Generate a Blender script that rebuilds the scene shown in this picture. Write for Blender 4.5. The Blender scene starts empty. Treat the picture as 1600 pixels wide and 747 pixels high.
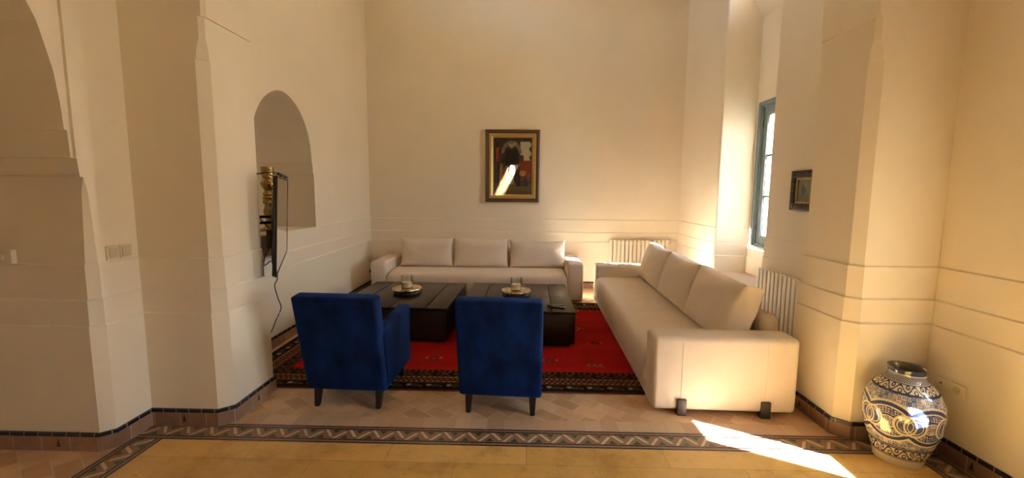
import bpy, bmesh, math, random
import numpy as np
from mathutils import Vector, Matrix, noise
random.seed(7)
SC = bpy.context.scene
COL = SC.collection

# ------------------------------------------------------------------ camera, sky, sun, exposure
cam_d = bpy.data.cameras.new('camera'); cam = bpy.data.objects.new('camera', cam_d); COL.objects.link(cam)
Rv = Vector((0.99967702, 0.02397301, 0.00843465)); Uv = Vector((-0.01101368, 0.10957218, 0.99391782)); Fv = Vector((-0.022903, 0.99368971, -0.10980082))
M = Matrix(((Rv.x, Uv.x, -Fv.x, 0), (Rv.y, Uv.y, -Fv.y, 0), (Rv.z, Uv.z, -Fv.z, 1.55), (0, 0, 0, 1)))
cam.matrix_world = M
cam_d.sensor_fit = 'HORIZONTAL'; cam_d.sensor_width = 36.0
cam_d.lens = 671.95 / 1600 * 36.0
cam_d.clip_start = 0.05
SC.camera = cam

SKY = 8.5; SUN = 45.0; EXPO = 2.40
w = bpy.data.worlds.new('sky'); SC.world = w; w.use_nodes = True
nt = w.node_tree; nt.nodes.clear()
tc = nt.nodes.new('ShaderNodeTexCoord'); sx = nt.nodes.new('ShaderNodeSeparateXYZ'); rp = nt.nodes.new('ShaderNodeValToRGB')
mr = nt.nodes.new('ShaderNodeMapRange'); mr.inputs[1].default_value = -1; mr.inputs[2].default_value = 1
bg = nt.nodes.new('ShaderNodeBackground'); wo = nt.nodes.new('ShaderNodeOutputWorld')
nt.links.new(tc.outputs['Generated'], sx.inputs[0]); nt.links.new(sx.outputs['Z'], mr.inputs[0]); nt.links.new(mr.outputs[0], rp.inputs[0])
nt.links.new(rp.outputs[0], bg.inputs[0]); nt.links.new(bg.outputs[0], wo.inputs[0]); bg.inputs[1].default_value = SKY
e = rp.color_ramp.elements
e[0].position = 0.0; e[0].color = (.62, .52, .38, 1)
e[1].position = 1.0; e[1].color = (.66, .80, 1.0, 1)
for p, c in ((.49, (.54, .52, .48, 1)), (.505, (.84, .92, 1.0, 1)), (.65, (.70, .835, 1.0, 1))):
    q = e.new(p); q.color = c

SUN_DIR = Vector((-.894, .474, -.75)).normalized()
sd = bpy.data.lights.new('sun', 'SUN'); sd.energy = SUN; sd.color = (1.0, .96, .88); sd.angle = math.radians(.6)
so = bpy.data.objects.new('sun', sd); COL.objects.link(so); so.rotation_euler = SUN_DIR.to_track_quat('-Z', 'Y').to_euler(); so.location = (6, -2, 6)

def portal(name, loc, sx_, sy_, rot):
    l = bpy.data.lights.new(name, 'AREA'); l.shape = 'RECTANGLE'; l.size = sx_; l.size_y = sy_; l.cycles.is_portal = True
    o = bpy.data.objects.new(name, l); COL.objects.link(o); o.location = loc; o.rotation_euler = rot
portal('portal', (3.0, 5.2, 1.75), 1.9, .62, (0, math.pi/2, 0))
portal('portal', (3.0, 1.8, 1.05), 1.0, .42, (0, math.pi/2, 0))
portal('portal', (3.0, .71, .96), 1.0, 1.05, (0, math.pi/2, 0))
portal('portal', (-2.7, 4.7, 4.5), .6, 1.3, (0, -math.pi/2, 0))

SC.view_settings.view_transform = 'Standard'; SC.view_settings.look = 'None'; SC.view_settings.gamma = 1.0
SC.view_settings.use_curve_mapping = False; SC.view_settings.exposure = EXPO
SC.cycles.max_bounces = 14; SC.cycles.diffuse_bounces = 8; SC.cycles.transparent_max_bounces = 16
SC.cycles.sample_clamp_indirect = 12

# ------------------------------------------------------------------ materials
def L2(c):  # sRGB 0..255 -> linear
    return tuple(((v/255)/12.92 if v/255 <= .04045 else ((v/255+.055)/1.055)**2.4) for v in c) + (1,)
def mat(name, col, rough=.6, metal=0, spec=None, sheen=0, sheen_tint=None, coat=0):
    m = bpy.data.materials.new(name); m.use_nodes = True
    b = m.node_tree.nodes['Principled BSDF']
    b.inputs['Base Color'].default_value = tuple(col)[:3] + (1,)
    b.inputs['Roughness'].default_value = rough; b.inputs['Metallic'].default_value = metal
    if spec is not None: b.inputs['Specular IOR Level'].default_value = spec
    if sheen:
        b.inputs['Sheen Weight'].default_value = sheen; b.inputs['Sheen Roughness'].default_value = .4
        if sheen_tint: b.inputs['Sheen Tint'].default_value = tuple(sheen_tint)[:3] + (1,)
    if coat: b.inputs['Coat Weight'].default_value = coat
    return m
class N:
    """tiny node helper"""
    def __init__(s, m): s.t = m.node_tree; s.b = s.t.nodes['Principled BSDF']
    def new(s, k, **kw):
        n = s.t.nodes.new('ShaderNode' + k)
        for a, v in kw.items(): setattr(n, a, v)
        return n
    def link(s, a, b): s.t.links.new(a, b)
    def coord(s, kind='Object', scale=(1, 1, 1), rot=(0, 0, 0), loc=(0, 0, 0)):
        t = s.new('TexCoord'); m = s.new('Mapping'); s.link(t.outputs[kind], m.inputs[0])
        m.inputs['Scale'].default_value = scale; m.inputs['Rotation'].default_value = rot; m.inputs['Location'].default_value = loc
        return m.outputs[0]
    def noise(s, vec, scale, detail=4, rough=.55):
        n = s.new('TexNoise'); n.inputs['Scale'].default_value = scale; n.inputs['Detail'].default_value = detail; n.inputs['Roughness'].default_value = rough
        s.link(vec, n.inputs['Vector']); return n
    def ramp(s, fac, stops):
        r = s.new('ValToRGB'); s.link(fac, r.inputs[0]); e = r.color_ramp.elements
        while len(e) < len(stops): e.new(.5)
        for i, (p, c) in enumerate(stops): e[i].position = p; e[i].color = tuple(c)[:3] + (1,)
        return r.outputs[0]
    def mix(s, fac, a, b, mode='MIX'):
        m = s.new('MixRGB', blend_type=mode)
        for i, v in enumerate((fac, a, b)):
            if hasattr(v, 'is_linked'): s.link(v, m.inputs[i])
            elif i == 0: m.inputs[0].default_value = v
            else: m.inputs[i].default_value = tuple(v)[:3] + (1,)
        return m.outputs[0]
    def base(s, c): s.link(c, s.b.inputs['Base Color'])
    def bump(s, h, strength=.2, dist=.01):
        b = s.new('Bump'); b.inputs['Strength'].default_value = strength; b.inputs['Distance'].default_value = dist
        s.link(h, b.inputs['Height']); s.link(b.outputs[0], s.b.inputs['Normal'])

def plaster():
    m = mat('plaster', (.8, .7, .55), .85, spec=.2); n = N(m); v = n.coord()
    a = n.noise(v, 1.3, 5); c = n.ramp(a.outputs[0], [(.3, (.79, .70, .56)), (.7, (.83, .745, .605))]); n.base(c)
    b = n.noise(v, 9, 5); n.bump(b.outputs[0], .12, .02); return m
PL = plaster()
def travertine():
    m = mat('travertine', (.6, .45, .25), .32, spec=.4); n = N(m); v = n.coord()
    br = n.new('TexBrick'); n.link(n.coord(loc=(.37, .1, 0)), br.inputs['Vector'])
    br.inputs['Scale'].default_value = 1; br.inputs['Brick Width'].default_value = .82; br.inputs['Row Height'].default_value = .6
    br.inputs['Mortar Size'].default_value = .0016; br.offset = .5
    br.inputs['Color1'].default_value = (.60, .37, .105, 1); br.inputs['Color2'].default_value = (.73, .465, .15, 1); br.inputs['Mortar'].default_value = (.40, .24, .085, 1)
    a = n.noise(v, 3.2, 9, .72); d = n.noise(v, 28, 6, .75)
    c = n.mix(.8, br.outputs[0], n.ramp(a.outputs[0], [(.32, (.62, .52, .38)), (.5, (1, 1, 1)), (.7, (1.2, 1.14, 1.05))]), 'MULTIPLY')
    c = n.mix(.8, c, n.ramp(d.outputs[0], [(.30, (.45, .33, .2)), (.40, (1, 1, 1)), (.8, (1.05, 1.03, 1))]), 'MULTIPLY')
    n.base(c); n.bump(d.outputs[0], .05, .004)
    r = n.ramp(a.outputs[0], [(.3, (.4,)*3), (.7, (.26,)*3)]); n.link(r, n.b.inputs['Roughness']); return m
def terracotta():
    m = mat('terracotta_tiles', (.4, .25, .15), .5, spec=.35); n = N(m)
    v = n.coord(rot=(0, 0, math.radians(38)))
    br = n.new('TexBrick'); n.link(v, br.inputs['Vector']); br.inputs['Scale'].default_value = 1
    br.inputs['Brick Width'].default_value = .20; br.inputs['Row Height'].default_value = .115; br.inputs['Mortar Size'].default_value = .0042; br.inputs['Bias'].default_value = 0
    br.inputs['Color1'].default_value = (.52, .335, .20, 1); br.inputs['Color2'].default_value = (.76, .54, .34, 1); br.inputs['Mortar'].default_value = (.68, .53, .37, 1)
    a = n.noise(n.coord(), 5, 7, .65); c = n.mix(.75, br.outputs[0], n.ramp(a.outputs[0], [(.3, (.72, .64, .6)), (.7, (1.12, 1.08, 1))]), 'MULTIPLY')
    n.base(c); n.bump(br.outputs['Fac'], -.25, .003); return m
def header_tiles():
    m = mat('terracotta_row', (.4, .27, .17), .5); n = N(m)
    br = n.new('TexBrick'); n.link(n.coord('UV'), br.inputs['Vector']); br.inputs['Scale'].default_value = 1; br.offset = 0
    br.inputs['Brick Width'].default_value = .108; br.inputs['Row Height'].default_value = .13; br.inputs['Mortar Size'].default_value = .003
    br.inputs['Color1'].default_value = (.54, .36, .23, 1); br.inputs['Color2'].default_value = (.68, .50, .34, 1); br.inputs['Mortar'].default_value = (.52, .4, .26, 1)
    n.base(br.outputs[0]); return m
def skirting():
    m = mat('skirting_tiles', (.3, .19, .13), .45); n = N(m)
    br = n.new('TexBrick'); n.link(n.coord('UV'), br.inputs['Vector']); br.inputs['Scale'].default_value = 1; br.offset = 0
    br.inputs['Brick Width'].default_value = .172; br.inputs['Row Height'].default_value = .3; br.inputs['Mortar Size'].default_value = .003
    br.inputs['Color1'].default_value = (.22, .118, .070, 1); br.inputs['Color2'].default_value = (.38, .235, .15, 1); br.inputs['Mortar'].default_value = (.45, .36, .27, 1)
    a = n.noise(n.coord(), 14, 5); n.base(n.mix(.7, br.outputs[0], n.ramp(a.outputs[0], [(.3, (.75,)*3), (.7, (1.15,)*3)]), 'MULTIPLY')); return m
def bluestrip():
    m = mat('blue_glaze', (.02, .03, .07), .25); n = N(m)
    br = n.new('TexBrick'); n.link(n.coord('UV'), br.inputs['Vector']); br.inputs['Scale'].default_value = 1; br.offset = 0
    br.inputs['Brick Width'].default_value = .085; br.inputs['Row Height'].default_value = .3; br.inputs['Mortar Size'].default_value = .003
    br.inputs['Color1'].default_value = (.010, .012, .022, 1); br.inputs['Color2'].default_value = (.022, .028, .055, 1); br.inputs['Mortar'].default_value = (.3, .25, .2, 1)
    n.base(br.outputs[0]); return m
def wood_dark():
    m = mat('espresso_wood', (.018, .011, .007), .33, spec=.35); n = N(m)
    a = n.noise(n.coord(scale=(14, 1.2, 14)), 5, 6); n.base(n.ramp(a.outputs[0], [(.3, (.014, .009, .006)), (.7, (.021, .013, .008))]))
    r = n.ramp(a.outputs[0], [(.3, (.34,)*3), (.7, (.27,)*3)]); n.link(r, n.b.inputs['Roughness']); return m
def linen(name, c1, c2):
    m = mat(name, c1, .9, spec=.15, sheen=.15); n = N(m); v = n.coord()
    a = n.noise(v, 5, 5); c = n.ramp(a.outputs[0], [(.3, c1), (.7, c2)]); n.base(c)
    b = n.noise(v, 420, 2); d = n.noise(v, 3.5, 3)
    mx = n.mix(.8, b.outputs[0], d.outputs[0]); n.bump(mx, .22, .03); return m
def velvet():
    m = mat('blue_velvet', (.01, .03, .12), .75, spec=.08, sheen=.44, sheen_tint=(.06, .2, .8)); n = N(m); v = n.coord(scale=(1, 1, .6))
    a = n.noise(v, 6, 5, .6); c = n.ramp(a.outputs[0], [(.32, (.002, .007, .028)), (.48, (.004, .015, .070)), (.75, (.007, .029, .145))]); n.base(c)
    b = n.noise(v, 7, 4); n.bump(b.outputs[0], .3, .02); return m
def brass(name, c, r):
    m = mat(name, c, r, 1); n = N(m); a = n.noise(n.coord(), 30, 4); n.link(n.ramp(a.outputs[0], [(.3, (r-.06,)*3), (.7, (r+.1,)*3)]), n.b.inputs['Roughness']); return m
def vcol(name, rough, coat=0, spec=.4, bump=0):
    m = mat(name, (.5, .5, .5), rough, coat=coat, spec=spec); n = N(m); a = n.new('VertexColor'); a.layer_name = 'Col'; n.base(a.outputs[0])
    if bump:
        b = n.noise(n.coord(), 260, 2); n.bump(b.outputs[0], bump, .004)
    return m
def glass(name, refl=.08):
    m = bpy.data.materials.new(name); m.use_nodes = True; t = m.node_tree; t.nodes.clear()
    o = t.nodes.new('ShaderNodeOutputMaterial'); mx = t.nodes.new('ShaderNodeMixShader'); a = t.nodes.new('ShaderNodeBsdfTransparent'); g = t.nodes.new('ShaderNodeBsdfGlossy')
    a.inputs[0].default_value = (.97, .98, .97, 1); g.inputs['Roughness'].default_value = .02
    lw = t.nodes.new('ShaderNodeLayerWeight'); lw.inputs[0].default_value = .25
    mm = t.nodes.new('ShaderNodeMath'); mm.operation = 'MULTIPLY_ADD'; mm.inputs[1].default_value = .5; mm.inputs[2].default_value = refl*.4
    t.links.new(lw.outputs['Fresnel'], mm.inputs[0]); t.links.new(mm.outputs[0], mx.inputs[0])
    t.links.new(a.outputs[0], mx.inputs[1]); t.links.new(g.outputs[0], mx.inputs[2]); t.links.new(mx.outputs[0], o.inputs[0]); return m

TRAV, TERR, HEAD, SKIRT, BLUEST = travertine(), terracotta(), header_tiles(), skirting(), bluestrip()
WOOD = wood_dark(); LINEN = linen('beige_linen', (.71, .605, .50), (.76, .655, .55)); LINEN_B = linen('cushion_linen', (.72, .61, .505), (.77, .66, .555)); VELVET = velvet()
BRASS = brass('brushed_brass', (.74, .56, .34), .22); BRASS_OLD = brass('old_brass', (.50, .36, .15), .28)
BLACK = mat('black_plastic', (.012, .011, .010), .45); SATIN = mat('dark_leg_wood', (.016, .008, .006), .4)
BLOCK = mat('dark_block_wood', (.05, .04, .03), .5)
MOTIF = mat('black_cutout', (.012, .01, .01), .6)
WHITEP = mat('cream_plastic', (.74, .655, .49), .4); WHITED = mat('cream_plastic_recess', (.60, .52, .38), .5)
RAD = mat('radiator_enamel', (.78, .72, .60), .35); RAD_D = mat('radiator_gap', (.34, .27, .20), .6)
FRAMEBL = mat('blue_grey_paint', (.19, .245, .26), .5)
HINGE = mat('hinge_metal', (.12, .15, .16), .4, .5)
GLASS = glass('clear_glass'); WAX = mat('candle_wax', (.80, .68, .46), .5); WICK = mat('wick', (.02, .02, .02), .8)
STEEL = mat('grey_steel', (.35, .33, .30), .35, .9)
SCREEN = mat('tv_screen', (.012, .011, .010), .06, spec=1.0, coat=.6)
Z_GR = mat('green_zellige', (.025, .085, .045), .3); Z_WH = mat('cream_zellige', (.62, .52, .38), .35); Z_BK = mat('black_zellige', (.014, .012, .016), .3)
Z_BR = mat('brown_zellige', (.30, .175, .105), .45); Z_TN = mat('tan_zellige', (.34, .22, .13), .45); Z_BL = mat('blue_zellige', (.03, .03, .075), .3)
F_BR = mat('frame_brown_wood', (.13, .065, .03), .4); F_GO = mat('frame_gold', (.47, .31, .11), .38, .35); F_DK = mat('frame_dark', (.018, .010, .007), .35)
F_SI = mat('frame_silver_relief', (.20, .15, .10), .35, .5)
STONE = mat('sill_tile', (.5, .36, .24), .5)

# ------------------------------------------------------------------ mesh helpers
def me_obj(name, bm, mats, parent=None, smooth=40, loc=None):
    me = bpy.data.meshes.new(name); bm.normal_update(); bm.to_mesh(me); bm.free()
    for m in (mats if isinstance(mats, (list, tuple)) else [mats]): me.materials.append(m)
    if smooth:
        me.polygons.foreach_set('use_smooth', [True]*len(me.polygons)); me.set_sharp_from_angle(angle=math.radians(smooth))
    o = bpy.data.objects.new(name, me); COL.objects.link(o)
    if parent: o.parent = parent
    if loc: o.location = loc
    return o
def tag(o, label=None, cat=None, group=None, kind=None):
    for k, v in (('label', label), ('category', cat), ('group', group), ('kind', kind)):
        if v: o[k] = v
    return o
def thing(name, label, cat, loc=(0, 0, 0), rz=0, group=None):
    o = bpy.data.objects.new(name, None); COL.objects.link(o); o.location = loc; o.rotation_euler = (0, 0, rz); o.empty_display_size = .1
    return tag(o, label, cat, group)
def struct(name, bm, mats, parent=None, smooth=0):
    o = me_obj(name, bm, mats, parent, smooth)
    if not parent: o['kind'] = 'structure'
    return o
def copy_tree(o, parent=None):
    c = o.copy(); COL.objects.link(c); c.parent = parent
    for ch in list(o.children): copy_tree(ch, c)
    return c
def box(bm, x0, x1, y0, y1, z0, z1, bev=0, seg=2, mi=0, mx=None):
    r = bmesh.ops.create_cube(bm, size=1); vs = r['verts']
    for v in vs: v.co = Vector(((x0+x1)/2 + v.co.x*(x1-x0), (y0+y1)/2 + v.co.y*(y1-y0), (z0+z1)/2 + v.co.z*(z1-z0)))
    fs = set(f for v in vs for f in v.link_faces)
    for f in fs: f.material_index = mi
    if bev:
        es = list(set(e for v in vs for e in v.link_edges))
        g = bmesh.ops.bevel(bm, geom=es, offset=bev, segments=seg, affect='EDGES', profile=.5, material=mi)
        vs = list(set(v for f in g['faces'] for v in f.verts) | set(v for v in vs if v.is_valid))
    if mx is not None:
        for v in vs: v.co = mx @ v.co
    return vs
def lathe(bm, prof, n=32, c=(0, 0, 0), mi=0, cap=True):
    rings = []
    for r, z in prof:
        rings.append([bm.verts.new((c[0]+r*math.cos(2*math.pi*k/n), c[1]+r*math.sin(2*math.pi*k/n), c[2]+z)) for k in range(n)])
    for a, b in zip(rings, rings[1:]):
        for k in range(n):
            f = bm.faces.new((a[k], a[(k+1) % n], b[(k+1) % n], b[k])); f.material_index = mi
    if cap:
        if prof[0][0] > 1e-5: bm.faces.new(list(reversed(rings[0]))).material_index = mi
        if prof[-1][0] > 1e-5: bm.faces.new(rings[-1]).material_index = mi
def tube(bm, pts, r, n=8, mi=0):
    pts = [Vector(p) for p in pts]; rings = []
    for i, p in enumerate(pts):
        t = (pts[min(i+1, len(pts)-1)] - pts[max(i-1, 0)]).normalized()
        a = t.cross(Vector((0, 0, 1))) if abs(t.z) < .9 else t.cross(Vector((1, 0, 0))); a.normalize(); b = t.cross(a)
        rings.append([bm.verts.new(p + a*r*math.cos(2*math.pi*k/n) + b*r*math.sin(2*math.pi*k/n)) for k in range(n)])
    for A, B in zip(rings, rings[1:]):
        for k in range(n): bm.faces.new((A[k], A[(k+1) % n], B[(k+1) % n], B[k])).material_index = mi
    bm.faces.new(list(reversed(rings[0]))).material_index = mi; bm.faces.new(rings[-1]).material_index = mi
def smooth_path(pts, n=8):
    out = []; P = [Vector(p) for p in pts]
    for i in range(len(P)-1):
        p0, p1, p2, p3 = P[max(i-1, 0)], P[i], P[i+1], P[min(i+2, len(P)-1)]
        for k in range(n):
            t = k/n; out.append(.5*((2*p1) + (-p0+p2)*t + (2*p0-5*p1+4*p2-p3)*t*t + (-p0+3*p1-3*p2+p3)*t**3))
    out.append(P[-1]); return out
def poly(bm, pts, mi=0):
    f = bm.faces.new([bm.verts.new(p) for p in pts]); f.material_index = mi; return f

# ---- walls: a plan polyline lofted through a (height, offset) profile
def offset_path(pts, off):
    out = []
    for i, p in enumerate(pts):
        p = Vector(p); d1 = d2 = None
        if i > 0: d1 = (p - Vector(pts[i-1])).normalized()
        if i < len(pts)-1: d2 = (Vector(pts[i+1]) - p).normalized()
        d1 = d1 or d2; d2 = d2 or d1
        n1 = Vector((d1.y, -d1.x)); n2 = Vector((d2.y, -d2.x))
        out.append(p + (n1+n2)*(off/(1+n1.dot(n2))))
    return out
def loft(bm, rings, segs, mis=None):
    """rings: list of (z, [2d points]); faces only on the listed segments"""
    uv = bm.loops.layers.uv.verify()
    base = rings[0][1]; L = [0]
    for a, b in zip(base, base[1:]): L.append(L[-1] + (Vector(b)-Vector(a)).length)
    rows = [[bm.verts.new((p[0], p[1], z)) for p in pts] for z, pts in rings]
    for j in range(len(rings)-1):
        for i in segs:
            vs = (rows[j][i+1], rows[j][i], rows[j+1][i], rows[j+1][i+1])
            try: f = bm.faces.new(vs)
            except ValueError: continue
            if mis: f.material_index = mis[j]
            for lp, (u, z) in zip(f.loops, ((L[i+1], rings[j][0]), (L[i], rings[j][0]), (L[i], rings[j+1][0]), (L[i+1], rings[j+1][0]))): lp[uv].uv = (u, z)
    bmesh.ops.delete(bm, geom=[v for v in bm.verts if not v.link_faces], context='VERTS')
H1, H2, H3, HB, SILL, TOP = 1.112, .909, .756, .112, .545, 5.0
ST = .008; LG = .0048   # step and half height of each ledge in the dado
DADO = [(0, 3*ST), (H3-LG, 3*ST), (H3+LG, 2*ST), (H2-LG, 2*ST), (H2+LG, ST), (H1-LG, ST), (H1+LG, 0)]
def dado_off(z):
    for (z0, o0), (z1, o1) in zip(DADO, DADO[1:]):
        if z0 <= z <= z1: return o0 + (o1-o0)*(z-z0)/(z1-z0)
    return 0
def levels(z0, z1): return [z0] + [z for z, _ in DADO if z0 + 1e-6 < z < z1 - 1e-6] + [z1]
def rings(path, z0, z1, extra=()):
    return [(z, offset_path(path(z) if callable(path) else path, dado_off(z))) for z in sorted(set(levels(z0, z1)) | set(extra))]

LWX, RWX, BWY, FRX, PFY = -2.452, 2.489, 6.885, 2.555, 2.662
XL, XR, PLY, PRY = -1.934, 2.051, 3.12, 3.13
def cham(z):      # chamfer of the two arch piers: broad below, stopped at 2.33-2.45 and slim above
    if z <= 2.331: return 1.0
    if z <= 2.45: return .84 - .39*((z-2.331)/.119)**2.2
    return .45
def chamL(z):     # chamfer of the near left jamb
    if z <= 1.464: return 1.0
    return max(.03, .55*(1-((z-1.464)/.14)**2)) if z < 1.604 else .03
def plan(z):
    c, d = cham(z), chamL(z)
    return [(-4.2, 2.364), (-2.449-.040*d, 2.364), (-2.449, 2.364+.036*d), (-2.449, PFY),
            (XL-.058*c, PFY), (XL, PFY+.05*c), (XL, PLY), (LWX, PLY), (LWX, BWY), (RWX, BWY),
            (RWX, PRY), (XR, PRY), (XR, PFY+.05*c), (XR+.056*c, PFY), (FRX, PFY), (FRX, -3.2)]
IMP = 2.58

# ------------------------------------------------------------------ floors
FL_Z = 0.0
bm = bmesh.new(); poly(bm, [(-2.22, -3.2, 0), (2.345, -3.2, 0), (2.345, 2.52, 0), (-2.225, 2.52, 0)])
struct('floor', bm, TRAV)
bm = bmesh.new()
for q in ([(-2.6, 2.52, 0), (2.7, 2.52, 0), (2.7, 7.0, 0), (-2.6, 7.0, 0)], [(-4.3, -3.2, 0), (-2.225, -3.2, 0), (-2.225, 2.52, 0), (-4.3, 2.52, 0)],
          [(2.345, -3.2, 0), (2.7, -3.2, 0), (2.7, 2.52, 0), (2.345, 2.52, 0)]): poly(bm, q)
struct('floor', bm, TERR)
# header row of square tiles along the border
bm = bmesh.new(); uvl = bm.loops.layers.uv.verify()
f = poly(bm, [(-1.94, 2.662, .0015), (2.06, 2.662, .0015), (2.06, 2.785, .0015), (-1.94, 2.785, .0015)])
for lp in f.loops: lp[uvl].uv = (lp.vert.co.x, lp.vert.co.y - 2.662 + .003)
struct('floor', bm, HEAD)
# mosaic border, built tile by tile
def border(bm, o, d, length, width, flip):
    """o start on the inner line, d along, width towards n"""
    o = Vector(o); d = Vector(d); n = Vector((-d.y, d.x, 0))*flip
    def q(pts, mi, z):
        v = [o + d*a + n*b + Vector((0, 0, z)) for a, b in pts]
        if (v[1]-v[0]).cross(v[2]-v[0]).z < 0: v.reverse()
        poly(bm, v, mi)
    def strip(a, b, mi, z): q([(0, a), (length, a), (length, b), (0, b)], mi, z)
    strip(0, width, 3, .0005)
    for a, b, mi in ((.001, .013, 5), (.030, .042, 2), (width-.042, width-.030, 2), (width-.013, width-.001, 5)):
        k = 0; x = 0
        while x < length:
            x2 = min(length, x + .075 + .02*math.sin(k*2.3)); q([(x, a), (x2-.003, a), (x2-.003, b), (x, b)], mi, .001); x = x2; k += 1
    for a, b in ((.015, .028), (width-.028, width-.015)):
        x = 0
        while x < length:
            x2 = min(length, x+.105); q([(x, a), (x2-.003, a), (x2-.003, b), (x, b)], 4, .001); x = x2
    lo, hi = .046, width-.046; p = .153; h = p/2; x = 0
    bw = .021
    while x + p <= length:
        # up leg and down leg of the zigzag, a cream bar on each, green wedges between
        for s0, y0, y1 in ((x, lo, hi), (x+h, hi, lo)):
            q([(s0+.004, y0), (s0+.004+bw, y0), (s0+h*.78+bw, y0+(y1-y0)*.80), (s0+h*.78, y0+(y1-y0)*.80)], 1, .0015)
        q([(x+h*.72, lo+.002), (x+p-h*.62, lo+.002), (x+h*1.08, lo+(hi-lo)*.40)], 0, .001)
        q([(x-h*.28, hi-.002), (x+h*.38, hi-.002), (x+h*.08, hi-(hi-lo)*.40)], 0, .001)
        x += p
bm = bmesh.new(); ZM = [Z_GR, Z_WH, Z_BK, Z_BR, Z_TN, Z_BL]
border(bm, (-2.41, 2.472, 0), (1, 0, 0), 4.94, .188, 1)
struct('trim_1', bm, ZM)
bm = bmesh.new(); border(bm, (-2.222, 2.472, 0), (0, -1, 0), 5.6, .190, -1); struct('trim_2', bm, ZM)
bm = bmesh.new(); border(bm, (2.342, 2.472, 0), (0, -1, 0), 5.6, .190, 1); struct('trim_3', bm, ZM)

# ------------------------------------------------------------------ walls
# left near wall with the passage jamb and its arch
bm = bmesh.new()
loft(bm, rings(plan, 0, 1.61, [1.4641] + [1.464+.02*k for k in range(1, 8)]), [0, 1, 2])
EDGE = [(2.345, 1.61), (2.338, 1.714), (2.322, 1.715), (2.318, 1.86), (2.304, 1.861), (2.297, 2.0), (2.28, 2.16), (2.255, 2.264), (2.222, 2.393), (2.185, 2.471)]
ac = 1.30
for k in range(1, 13):
    a = 2.471 + k*(3.25-2.471)/12; t = (a-2.471)/(3.25-2.471); EDGE.append((2.185 - (2.185-ac)*(.22*t+.78*t**2.1), a))
AL = 2.335
for (ya, za), (yb, zb) in zip(EDGE, EDGE[1:]):
    sp = za >= 1.714                       # spandrel field, sunk a little
    xx = -2.466 if sp else -2.449
    yo = AL if sp else 2.36
    if ya < yo: poly(bm, [(xx, ya, za), (xx, yo, za), (xx, yo, zb), (xx, yb, zb)])
    if sp: poly(bm, [(-2.466, AL, za), (-2.449, AL, za), (-2.449, AL, zb), (-2.466, AL, zb)])
    poly(bm, [(-2.449, yo, za), (-2.449, PFY, za), (-2.449, PFY, zb), (-2.449, yo, zb)])
    poly(bm, [(-3.1, ya, za), (xx, ya, za), (xx, yb, zb), (-3.1, yb, zb)])                    # soffit, far half
    m_ = lambda y: 2*ac - y
    if za < 3.4:
        poly(bm, [(-3.1, ya, za), (-3.1, 2.37, za), (-3.1, 2.37, zb), (-3.1, yb, zb)]); poly(bm, [(-3.1, m_(ya), za), (-3.1, -.21, za), (-3.1, -.21, zb), (-3.1, m_(yb), zb)])
    poly(bm, [(-2.449, m_(ya), za), (-2.449, -3.2, za), (-2.449, -3.2, zb), (-2.449, m_(yb), zb)])
    poly(bm, [(-3.1, m_(ya), za), (-2.449, m_(ya), za), (-2.449, m_(yb), zb), (-3.1, m_(yb), zb)])
poly(bm, [(-2.466, 2.30, 1.7142), (-2.449, 2.30, 1.7142), (-2.449, 2.36, 1.7142), (-2.466, 2.36, 1.7142)])
poly(bm, [(-2.449, -3.2, 3.25), (-2.449, PFY, 3.25), (-2.449, PFY, TOP), (-2.449, -3.2, TOP)])
poly(bm, [(-2.449, -3.2, 0), (-2.449, .255, 0), (-2.449, .255, 1.61), (-2.449, -3.2, 1.61)])
poly(bm, [(-2.449, .255, 0), (-3.1, .255, 0), (-3.1, .255, 1.61), (-2.449, .255, 1.61)])
poly(bm, [(-3.1, 2.364, 1.61), (-4.2, 2.364, 1.61), (-4.2, 2.364, 3.4), (-3.1, 2.364, 3.4)])
poly(bm, [(-3.1, 2.364, 1.61), (-2.44, 2.364, 1.61), (-2.44, 2.33, 1.61), (-3.1, 2.33, 1.61)])
poly(bm, [(-4.2, 2.364, 0), (-4.2, -.2, 0), (-4.2, -.2, 3.4), (-4.2, 2.364, 3.4)])
poly(bm, [(-4.2, -.2, 0), (-3.1, -.2, 0), (-3.1, -.2, 3.4), (-4.2, -.2, 3.4)])
poly(bm, [(-3.1, -.2, 0), (-3.1, .255, 0), (-3.1, .255, 3.4), (-3.1, -.2, 3.4)])
poly(bm, [(-4.2, -.2, 3.4), (-4.2, 2.4, 3.4), (-3.1, 2.4, 3.4), (-3.1, -.2, 3.4)])
poly(bm, [(-3.1, -.2, 3.2), (-3.1, 2.4, 3.2), (-3.1, 2.4, 3.4), (-3.1, -.2, 3.4)])
struct('wall_left_passage', bm, PL)
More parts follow.
